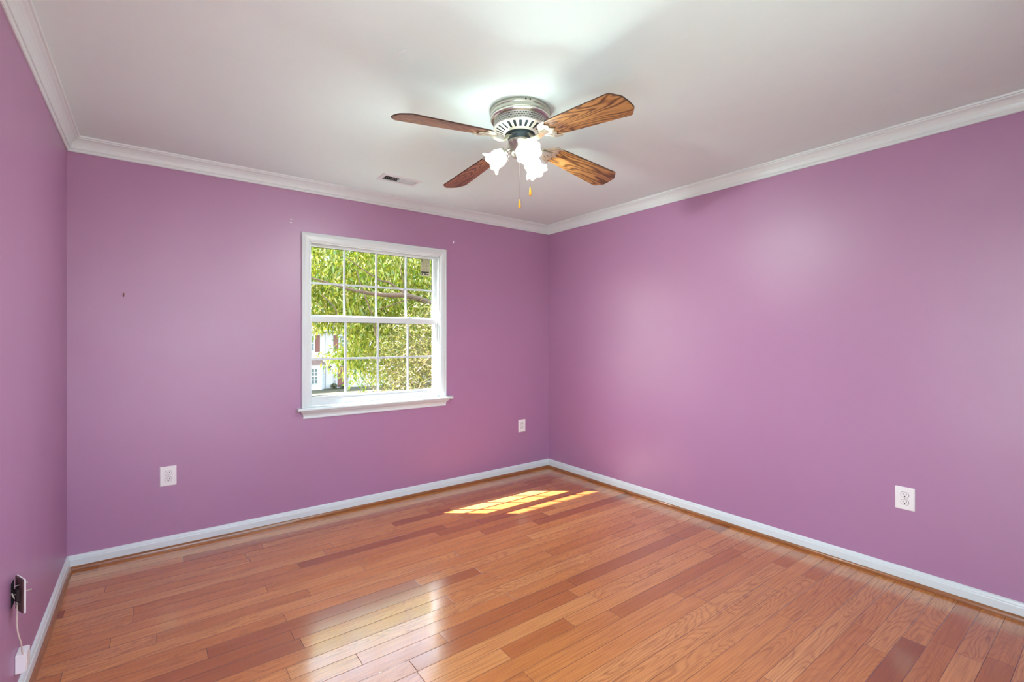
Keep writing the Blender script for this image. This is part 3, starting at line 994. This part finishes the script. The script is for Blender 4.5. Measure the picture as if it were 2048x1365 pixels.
# slotted flange (ribs between an outer and an inner ring, dark motor behind)
bm = bmesh.new()
NR = 24
def fl(r, a, z): return (r * math.cos(a), r * math.sin(a), z - H)
def zf(r): return 2.313 + (r - .078) * (2.337 - 2.313) / (.130 - .078)
def patch(a0, a1, r0_, r1_, th=.003, sub=2):
    for q in range(sub):
        b0, b1 = a0 + (a1 - a0) * q / sub, a0 + (a1 - a0) * (q + 1) / sub
        lo = [bm.verts.new(fl(r, a, zf(r))) for r, a in ((r0_, b0), (r1_, b0), (r1_, b1), (r0_, b1))]
        hi = [bm.verts.new(fl(r, a, zf(r) + th)) for r, a in ((r0_, b0), (r1_, b0), (r1_, b1), (r0_, b1))]
        bm.faces.new(lo); bm.faces.new(hi[::-1])
        for i in range(4): bm.faces.new([lo[i], lo[(i + 1) % 4], hi[(i + 1) % 4], hi[i]])
for i in range(NR):
    a0 = 2 * PI * i / NR; a1 = 2 * PI * (i + 1) / NR
    patch(a0, a1, .121, .131); patch(a0, a1, .074, .086)
    ar = (a1 - a0) * .29
    patch(a0 - ar * .9, a0 + ar * .9, .086, .121)
obj('slotted_flange', bm, M['flange'], fan, bevel=.0008)
L([(.118, 2.338), (.118, 2.335), (.082, 2.322), (.070, 2.320), (.070, 2.300), (.064, 2.296), (.060, 2.280), (.0, 2.280)], M['motor'], 'motor_hub', 64)

# blades and irons
ZB = 2.294
PH = math.radians(0.9)
def blade_outline():
    r0_, r1_ = .185, .674
    pts = []
    for a in range(7):                                  # rounded root
        t = PI / 2 + PI * a / 6
        pts.append((r0_ + .030 + .030 * math.cos(t), .055 * math.sin(t) ))
    lower = [(.30, -.0615), (.45, -.0705), (.61, -.0795), (.628, -.0795), (.637, -.0755), (.664, -.046), (.669, -.036), (.672, 0)]
    up_ = [(x, -y) for x, y in lower[:-1]][::-1]
    return pts + lower + up_
bm = bmesh.new()
prism(bm, blade_outline(), -.003, .003)
blade_me = bpy.data.meshes.new('fan_blade')
bmesh.ops.recalc_face_normals(bm, faces=bm.faces)
for f in bm.faces: f.material_index = 0 if abs(f.normal.z) > .5 else 1
bm.to_mesh(blade_me); bm.free()
blade_me.materials.append(M['blade']); blade_me.materials.append(M['blade_edge'])

# ornamental iron: scalloped plate with cut-outs
half = [(.148, .012), (.160, .020), (.172, .034), (.184, .049), (.199, .058), (.216, .062), (.236, .066), (.243, .062), (.238, .057), (.226, .051),
        (.222, .043), (.229, .036), (.237, .030), (.235, .024), (.226, .020), (.226, .013), (.236, .008), (.246, .004)]
outl = half + [(.250, 0)] + [(x, -y) for x, y in half][::-1]
def teardrop(x0, y0, x1, y1, w_, n=10):
    dx, dy = x1 - x0, y1 - y0; L_ = math.hypot(dx, dy); ux, uy = dx / L_, dy / L_
    out = []
    for i in range(n * 2):
        t = 2 * PI * i / (n * 2)
        a = L_ / 2 * (1 - math.cos(t)); b = w_ / 2 * math.sin(t) * (0.35 + 0.65 * a / L_)
        out.append((x0 + ux * a - uy * b, y0 + uy * a + ux * b))
    return out
holes = [teardrop(.180, .002, .222, .0005, .009)]
for s in (1, -1):
    holes += [teardrop(.166, s * .012, .212, s * .020, .009), teardrop(.172, s * .024, .208, s * .038, .009), teardrop(.186, s * .040, .222, s * .056, .007)]
iron_me = None
for i in range(4):
    ang = PH + i * PI / 2
    hold = None
    b = bpy.data.objects.new('fan_blade', blade_me); COL.objects.link(b); b.parent = fan
    R_ = Matrix.Rotation(ang, 4, 'Z') @ Matrix.Rotation(math.atan(.115), 4, 'Y') @ Matrix.Rotation(math.radians(-12), 4, 'X')
    b.matrix_local = Matrix.Translation((0, 0, ZB - H)) @ R_
    if iron_me is None:
        io = shape2d('blade_iron', [outl] + holes, .003, M['iron'], fan, bevel=.0008)
        bmx = bmesh.new(); bmx.from_mesh(io.data)
        # arm rising from the plate to the hub
        path = smooth_path([(.205, 0, .000), (.170, 0, -.006), (.140, 0, -.016), (.112, 0, -.018), (.090, 0, -.006), (.078, 0, .010), (.062, 0, .016)], 6)
        n0 = len(path)
        prev = None
        for q, p in enumerate(path):
            t = (path[min(q + 1, n0 - 1)] - path[max(q - 1, 0)]).normalized()
            nn = Vector((-t.z, 0, t.x))
            wd = .011 + .004 * math.sin(q / n0 * PI)
            ring = [bmx.verts.new(p + Vector((0, sx * wd, 0)) + nn * sz * .0028) for sx, sz in ((1, 1), (-1, 1), (-1, -1), (1, -1))]
            if prev:
                for k_ in range(4): bmx.faces.new([prev[k_], prev[(k_ + 1) % 4], ring[(k_ + 1) % 4], ring[k_]])
            else: bmx.faces.new(ring)
            prev = ring
        bmx.faces.new(prev)
        bmx.to_mesh(io.data); bmx.free(); iron_me = io.data
        # lobe edge rims
    else:
        io = bpy.data.objects.new('blade_iron', iron_me); COL.objects.link(io); io.parent = fan
    io.matrix_local = Matrix.Translation((0, 0, ZB - H - .0066)) @ R_

# light kit
L([(.0, 2.285), (.052, 2.285), (.058, 2.282), (.060, 2.276), (.060, 2.268), (.057, 2.264), (.052, 2.246), (.049, 2.224), (.0485, 2.222), (.050, 2.219), (.050, 2.214), (.047, 2.209), (.030, 2.200), (.014, 2.196), (.010, 2.188), (.004, 2.184), (.0, 2.1835)], M['nickel'], 'light_kit_body', 64)
CAMR = math.radians(-37.1)    # image-right axis in plan
shade_me = fit_me = bulb_me = None
TILT = math.radians(54)       # shade axis above straight down
NS = 72
def shade_mesh():
    bm = bmesh.new()
    prof = [(.0235, .000), (.0265, .006), (.030, .014), (.0355, .024), (.040, .036), (.0405, .048), (.0385, .058), (.040, .068), (.046, .077), (.0545, .085), (.060, .090)]
    rings = []
    for j, (r, s) in enumerate(prof):
        f = max(0, (j - 6) / 4)
        ring = []
        for i in range(NS):
            a = 2 * PI * i / NS
            wv = math.cos(8 * a)
            rr = r * (1 + .055 * f * f * wv) + .0008 * math.cos(24 * a) * (1 - f)
            ss = s + .004 * f * f * wv
            ring.append(bm.verts.new((rr * math.cos(a), rr * math.sin(a), ss)))
        rings.append(ring)
    for a, b in zip(rings, rings[1:]):
        for i in range(NS): bm.faces.new([a[i], a[(i + 1) % NS], b[(i + 1) % NS], b[i]])
    return bm
for i, da in enumerate((178, -76, 54)):
    ang = CAMR + math.radians(da)
    d = Vector((math.cos(ang), math.sin(ang), 0))
    ax = (d * math.sin(TILT) + Vector((0, 0, -math.cos(TILT)))).normalized()
    neck = Vector((0, 0, 2.222 - H)) + d * .076
    q = ax.to_track_quat('Z', 'Y').to_matrix().to_4x4()
    MT = Matrix.Translation(neck) @ q
    # arm
    bm = bmesh.new(); tube(bm, smooth_path([d * .040 + Vector((0, 0, 2.236 - H)), d * .058 + Vector((0, 0, 2.240 - H)), d * .068 + Vector((0, 0, 2.232 - H)), neck - ax * .004], 5), .0085, 12)
    obj('lamp_arm', bm, M['nickel'], fan, smooth=True)
    if shade_me is None:
        bm = bmesh.new(); lathe(bm, [(.0, -.010), (.020, -.010), (.027, -.006), (.0285, .000), (.0285, .010), (.0275, .0105), (.0270, .0)], 36)
        for k_ in range(3):
            a = 2 * PI * k_ / 3
            tube(bm, [(.0285 * math.cos(a), .0285 * math.sin(a), .006), (.037 * math.cos(a), .037 * math.sin(a), .006)], .0022, 8)
            tube(bm, [(.035 * math.cos(a), .035 * math.sin(a), .006), (.038 * math.cos(a), .038 * math.sin(a), .006)], .0042, 8)
        fo = obj('shade_fitter', bm, M['nickel'], fan, smooth=True); fit_me = fo.data
        so = obj('lamp_shade', shade_mesh(), M['shade'], fan, smooth=True); shade_me = so.data
        sm = so.modifiers.new('thick', 'SOLIDIFY'); sm.thickness = .002
        bm = bmesh.new(); lathe(bm, [(.0, .064), (.008, .062), (.014, .056), (.0165, .048), (.015, .038), (.010, .028), (.008, .020), (.008, .0)], 20)
        bo = obj('light_bulb', bm, M['bulb'], fan, smooth=True); bulb_me = bo.data
    else:
        fo = bpy.data.objects.new('shade_fitter', fit_me); so = bpy.data.objects.new('lamp_shade', shade_me); bo = bpy.data.objects.new('light_bulb', bulb_me)
        for o in (fo, so, bo): COL.objects.link(o); o.parent = fan
        sm = so.modifiers.new('thick', 'SOLIDIFY'); sm.thickness = .002
    fo.matrix_local = MT; so.matrix_local = MT; bo.matrix_local = MT
    ld = bpy.data.lights.new('bulb_light', 'POINT'); ld.energy = LAMP; ld.color = (0.86, 1.0, 0.97); ld.shadow_soft_size = .022
    lo_ = bpy.data.objects.new('bulb_light', ld); COL.objects.link(lo_)
    lo_.location = Vector((FX, FY, H)) + neck + ax * .044

# pull chains
def pull(dx, dy, ztop, zpend, lab):
    root = empty('pull_chain', (FX + dx, FY + dy, zpend))
    tag(root, lab, 'pull chain', 'fan pull chains')
    bm = bmesh.new()
    tube(bm, [(0, 0, .022), (0, 0, ztop - zpend)], .0004, 6)
    z = .024
    while z < ztop - zpend:
        bmesh.ops.create_icosphere(bm, subdivisions=1, radius=.0008, matrix=Matrix.Translation((0, 0, z))); z += .0032
    obj('chain', bm, M['chain'], root)
    bm = bmesh.new(); lathe(bm, [(0, .023), (.0022, .0225), (.0036, .017), (.0050, .006), (.0066, -.008), (.0068, -.014), (.0055, -.0185), (.0030, -.0205), (0, -.021)], 20)
    obj('pendant', bm, M['amber'], root, smooth=True)
cr = Vector((math.cos(CAMR), math.sin(CAMR), 0))
p = cr * -.004; pull(p.x, p.y, 2.1885, 1.968, 'longer fan pull chain with amber drop, hanging lowest')
p = cr * .050 + Vector((.6032, .7976, 0)) * .02; pull(p.x, p.y, 2.205, 2.036, 'shorter fan pull chain with amber drop, under the shades')

# ---------------------------------------------------------------- outdoors
GZ = -2.80
bm = bmesh.new()
vs = [bm.verts.new(v) for v in ((-90, -120, GZ), (90, -120, GZ), (90, 120, GZ), (-90, 120, GZ))]
bm.faces.new(vs)
tag(obj('lawn', bm, M['grass']), kind='structure')
# our own roof edge over the window
tag(obj('roof_eave', B((-3, 7, Y1 + T, 4.117, 2.43, 2.62)), M['soffit']), kind='structure')

def leaves(n, cen_fn, length, width, droop, seed, cl=10, spread=.18):
    rng = np.random.default_rng(seed)
    nc = n // cl
    C = cen_fn(rng, nc)
    nc = len(C); n = nc * cl
    base = np.repeat(C, cl, 0) + rng.normal(0, spread, (n, 3)) * np.array([1, 1, .75])
    ang = np.repeat(rng.uniform(0, 2 * PI, nc), cl) + rng.normal(0, .7, n)
    el = rng.normal(-droop, .45, n)
    d = np.stack([np.cos(ang) * np.cos(el), np.sin(ang) * np.cos(el), np.sin(el)], 1)
    r = rng.normal(0, 1, (n, 3)); s = np.cross(d, r); s /= np.linalg.norm(s, axis=1, keepdims=True)
    nn = np.cross(d, s)
    Ls = (length * rng.uniform(.6, 1.3, n))[:, None]; Ws = (width * rng.uniform(.7, 1.2, n))[:, None]
    v = np.empty((n, 4, 3))
    v[:, 0] = base; v[:, 1] = base + d * Ls * .45 + s * Ws / 2 + nn * Ws * .15
    v[:, 2] = base + d * Ls - nn * Ls * .08; v[:, 3] = base + d * Ls * .45 - s * Ws / 2 + nn * Ws * .15
    me = bpy.data.meshes.new('foliage')
    me.vertices.add(n * 4); me.vertices.foreach_set('co', v.reshape(-1))
    tri = (np.arange(n)[:, None] * 4 + np.array([0, 1, 2, 0, 2, 3])).reshape(-1)
    me.loops.add(n * 6); me.loops.foreach_set('vertex_index', tri.astype(np.int32))
    me.polygons.add(n * 2); me.polygons.foreach_set('loop_start', np.arange(n * 2, dtype=np.int32) * 3)
    me.update(calc_edges=True)
    me.validate()
    return me

tr1 = empty('shade_tree', (6.0, 9.6, GZ))
tag(tr1, 'tall bright yellow-green leafy tree filling the view outside the window', 'tree')
def crown1(rng, nc):
    out = []
    while len(out) < nc:
        p = np.array([rng.uniform(-.5, 7.2), rng.uniform(8.2, 10.9), rng.uniform(-.6, 4.3)])
        c = (p - np.array([3.4, 9.5, 2.6])) / np.array([4.0, 1.7, 2.2])
        if (c * c).sum() > 1: continue
        edge = 2.76 * p[1] / 8.5 + .22 * math.sin(p[2] * 5.0) + .18 * math.sin(p[2] * 11 + 1)
        if p[2] < 1.55 and p[0] < edge: continue
        out.append(p)
    return np.array(out)
me = leaves(110000, crown1, .105, .034, .95, 5, 16, .12)
me.transform(Matrix.Translation((-6.0, -9.6, -GZ)))
new_obj('foliage', me, M['leaf'], tr1)
def br(name, pts, r0_, r1_, par, org):
    bm = bmesh.new(); P = smooth_path([Vector(p) - Vector(org) for p in pts], 5)
    tube(bm, P, [r0_ + (r1_ - r0_) * i / (len(P) - 1) for i in range(len(P))], 9)
    return obj(name, bm, M['bark'], par, smooth=True)
org = (6.0, 9.6, GZ)
br('trunk', [(6.0, 9.6, GZ), (6.05, 9.6, -1), (5.95, 9.5, .6), (5.9, 9.4, 2.0), (5.7, 9.5, 3.4)], .19, .07, tr1, org)
s_ = .955
K = lambda x, z, y=8.0: (x * y / 8.0, y, 1.3 + (z - 1.3) * y / 8.0)
br('branch', [(5.95, 9.5, 1.0), (5.0, 8.6, 1.75), K(3.823, 2.045, 7.6), K(3.256, 2.059, 7.55), K(2.878, 2.087, 7.6), K(2.567, 2.139, 7.7), K(1.9, 2.3, 7.9)], .065, .008, tr1, org)
br('branch', [K(3.823, 2.045, 7.6), K(3.629, 2.118, 7.55), K(3.322, 2.287, 7.6), K(3.115, 2.334, 7.65), K(2.5, 2.7, 7.8)], .026, .006, tr1, org)
br('branch', [K(2.75, 2.46, 7.6), K(2.854, 2.133, 7.55), K(3.027, 1.68, 7.6), K(3.12, 1.2, 7.7)], .009, .012, tr1, org)
br('branch', [K(3.95, 2.04, 7.6), K(3.6, 1.97, 7.55), K(3.3, 1.86, 7.6), K(3.1, 1.80, 7.65)], .014, .004, tr1, org)
br('branch', [K(3.7, 2.10, 7.6), K(3.55, 2.5, 7.55), K(3.62, 2.8, 7.6)], .010, .004, tr1, org)
br('branch', [K(2.2, 2.0, 7.65), K(2.42, 1.75, 7.6), K(2.36, 1.45, 7.65)], .010, .004, tr1, org)

tr2 = empty('olive_tree', (4.6, 7.3, GZ))
tag(tr2, 'smaller olive-green twiggy tree at lower right of the window view', 'tree')
def crown2(rng, nc):
    out = []
    while len(out) < nc:
        p = rng.normal(0, 1, 3); p /= np.linalg.norm(p); p *= rng.uniform(.2, 1) ** .6
        p = p * np.array([1.45, .75, 1.75]) + np.array([3.95, 7.0, .25])
        out.append(p)
    return np.array(out)
me = leaves(34000, crown2, .070, .015, .3, 11, 8, .10)
me.transform(Matrix.Translation((-4.6, -7.3, -GZ)))
new_obj('foliage', me, M['leaf2'], tr2)
org2 = (4.6, 7.3, GZ)
br('trunk', [(4.6, 7.3, GZ), (4.55, 7.3, -1.5), (4.4, 7.2, -.6), (4.2, 7.1, .4)], .09, .03, tr2, org2)
M['twig'] = simple('pale_bare_twigs', srgb(186, 150, 118), 0.8, var=0.1)
bm = bmesh.new()
rnd = random.Random(9)
for i in range(46):
    p0 = Vector((rnd.uniform(3.2, 4.6), rnd.uniform(6.35, 6.9), rnd.uniform(-.3, .9)))
    dr = Vector((rnd.uniform(-1, 1), rnd.uniform(-.2, .2), rnd.uniform(-.8, 1))).normalized()
    pts = [p0]
    for s_i in range(5):
        dr = (dr + Vector((rnd.uniform(-.4, .4), rnd.uniform(-.2, .2), rnd.uniform(-.4, .4)))).normalized()
        pts.append(pts[-1] + dr * rnd.uniform(.07, .15))
    tube(bm, [p - Vector(org2) for p in pts], [.006, .005, .005, .004, .003, .002], 5)
obj('twigs', bm, M['twig'], tr2)

# neighbour's house
hs_ = empty('neighbour_house', (10, 40, GZ))
tag(hs_, 'white clapboard house with brown shutters and bay window across the lawn', 'house')
def ho(name, bm, mat, par=hs_, **kw):
    bmesh.ops.translate(bm, verts=bm.verts, vec=(-10, -40, -GZ))
    o = obj(name, bm, mat, hs_, **kw)
    if par is not hs_: o.parent = par
    return o
ho('wall', B((0, 26, 40, 47, GZ, 1.99)), M['siding'])
bm = bmesh.new()                                   # main roof
rp = [(-.4, 39.5, 1.99), (26.4, 39.5, 1.99), (26.4, 43.5, 4.5), (-.4, 43.5, 4.5), (-.4, 47.5, 1.99), (26.4, 47.5, 1.99)]
v = [bm.verts.new(p) for p in rp]; bm.faces.new([v[0], v[1], v[2], v[3]]); bm.faces.new([v[3], v[2], v[5], v[4]]); bm.faces.new([v[0], v[3], v[4]]); bm.faces.new([v[1], v[5], v[2]]); bm.faces.new([v[0], v[4], v[5], v[1]])
ho('roof', bm, M['shingle'])
ho('fascia', B((-.4, 26.4, 39.44, 39.5, 1.86, 1.99)), M['white_paint'])
bm = bmesh.new()                                   # cross gable
gp = [(10.55, 1.99), (14.6, 1.99), (12.55, 3.6)]
fr = [bm.verts.new((x, 39.42, z)) for x, z in gp]; bk = [bm.verts.new((x, 42.4, z)) for x, z in gp]
bm.faces.new(fr); bm.faces.new(bk)
for i in range(3): bm.faces.new([fr[i], fr[(i + 1) % 3], bk[(i + 1) % 3], bk[i]])
ho('gable', bm, M['siding'])
bm = bmesh.new()
for a, b in (((10.35, 1.96), (12.55, 3.74)), ((14.8, 1.96), (12.55, 3.74))):
    q = [(a[0], a[1]), (b[0], b[1]), (b[0], b[1] - .28), (a[0] + (.3 if a[0] < 12 else -.3), a[1])]
    lo = [bm.verts.new((x, 39.30, z)) for x, z in q]; hi = [bm.verts.new((x, 39.42, z)) for x, z in q]
    bm.faces.new(lo); bm.faces.new(hi)
    for i in range(4): bm.faces.new([lo[i], lo[(i + 1) % 4], hi[(i + 1) % 4], hi[i]])
ho('rake_board', bm, M['white_paint'])
bm = bmesh.new()
q = [(10.84, 2.0), (11.30, 2.0), (11.12, 2.2), (10.98, 2.2)]
lo = [bm.verts.new((x, 39.34, z)) for x, z in q]; hi = [bm.verts.new((x, 39.41, z)) for x, z in q]
bm.faces.new(lo); bm.faces.new(hi)
for i in range(4): bm.faces.new([lo[i], lo[(i + 1) % 4], hi[(i + 1) % 4], hi[i]])
ho('gable_vent', bm, M['shingle'])
def hwin(x0, x1, z0, z1, cols=2, rows=4, y=39.97, frame=.08):
    f = ho('window', B((x0, x1, y - .04, y + .02, z0, z0 + frame), (x0, x1, y - .04, y + .02, z1 - frame, z1), (x0, x0 + frame, y - .04, y + .02, z0 + frame, z1 - frame), (x1 - frame, x1, y - .04, y + .02, z0 + frame, z1 - frame),
                       *[(x0 + frame + (x1 - x0 - 2 * frame) * c / cols - .018, x0 + frame + (x1 - x0 - 2 * frame) * c / cols + .018, y - .03, y, z0 + frame, z1 - frame) for c in range(1, cols)],
                       *[(x0 + frame, x1 - frame, y - .032, y, z0 + frame + (z1 - z0 - 2 * frame) * r / rows - (.04 if 2 * r == rows else .016), z0 + frame + (z1 - z0 - 2 * frame) * r / rows + (.04 if 2 * r == rows else .016)) for r in range(1, rows)]), M['white_paint'])
    ho('pane', B((x0 + frame, x1 - frame, y + .002, y + .018, z0 + frame, z1 - frame)), M['dark_pane'], par=f)
def shut(x0, x1, z0, z1): ho('shutter', B((x0, x1, 39.92, 39.999, z0, z1)), M['shutter'])
for wx in (6.5, 9.5, 12.25, 15.6, 18.9):
    hwin(wx, wx + .90, .24, 1.56)
    shut(wx + .94, wx + 1.28, .22, 1.54); shut(wx - .38, wx - .04, .22, 1.54)
# bay
bm = bmesh.new()
bp_ = [(8.0, 40), (8.5, 39.35), (10.75, 39.35), (11.15, 40)]
prism(bm, bp_, GZ, -.80)
ho('bay', bm, M['white_paint'])
bm = bmesh.new()
lo = [bm.verts.new((x, y, -.80)) for x, y in ((7.85, 40), (8.4, 39.2), (10.82, 39.2), (11.3, 40))]
hi = [bm.verts.new((x, y, -.40)) for x, y in ((8.3, 40), (8.7, 39.75), (10.6, 39.75), (10.9, 40))]
bm.faces.new(lo); bm.faces.new(hi)
for i in range(4): bm.faces.new([lo[i], lo[(i + 1) % 4], hi[(i + 1) % 4], hi[i]])
ho('bay_roof', bm, M['shingle'])
hwin(9.45, 10.50, -2.36, -1.04, 4, 4, y=39.33)
# angled side light of the bay
w_ = ho('side_window', B((-.13, .13, -.06, .0, -.66, -.60), (-.13, .13, -.06, .0, .60, .66), (-.13, -.09, -.06, 0, -.60, .60), (.09, .13, -.06, 0, -.60, .60), (-.09, .09, -.05, 0, -.03, .03)), M['white_paint'])
for m_ in w_.data.vertices: m_.co += Vector((10, 40, GZ))
bmx = bmesh.new(); box(bmx, -.09, .09, -.03, -.005, -.60, .60)
sp_ = obj('pane', bmx, M['dark_pane'], w_)
w_.matrix_local = Matrix.Translation((10.95 - 10, 39.66 - 40, -1.72 - GZ)) @ Matrix.Rotation(math.radians(58.4), 4, 'Z')
ho('downspout', B((11.26, 11.33, 39.9, 39.99, GZ + .1, 1.9)), M['white_paint'])
ho('wall_lantern', B((11.51, 11.65, 39.84, 39.96, -1.28, -1.02), (11.47, 11.69, 39.80, 39.99, -1.02, -.98), (11.55, 11.61, 39.9, 40.0, -1.0, -.92)), M['black'])
hwin(11.86, 12.09, -2.58, -1.52, 1, 2)
ho('front_door', B((12.22, 13.0, 39.93, 40.0, GZ + .1, -1.0)), M['shutter'])
hwin(13.13, 13.42, -2.5, -1.75, 1, 2)
hwin(16.0, 17.0, -2.3, -1.0); hwin(19.5, 20.5, -2.3, -1.0)
for i, (sx, sy, sr, lab) in enumerate(((11.70, 39.3, .26, 'dark round shrub between the lantern and the front door'), (12.40, 39.2, .20, 'low dark shrub right of the lantern shrub'))):
    rt = empty('shrub', (sx, sy, GZ)); tag(rt, lab, 'shrub', 'shrubs along the house')
    def cs(rng, nc, sr=sr):
        p = rng.normal(0, 1, (nc, 3)); p /= np.linalg.norm(p, axis=1, keepdims=True)
        return p * sr * .7 * rng.uniform(.4, 1, (nc, 1)) + np.array([0, 0, sr * .9])
    new_obj('foliage', leaves(1500, cs, .09, .05, .1, 20 + i, 10, .06), M['bush'], rt)
    bm = bmesh.new(); tube(bm, [(0, 0, 0), (0, 0, sr)], .03, 7); obj('stem', bm, M['bark'], rt)
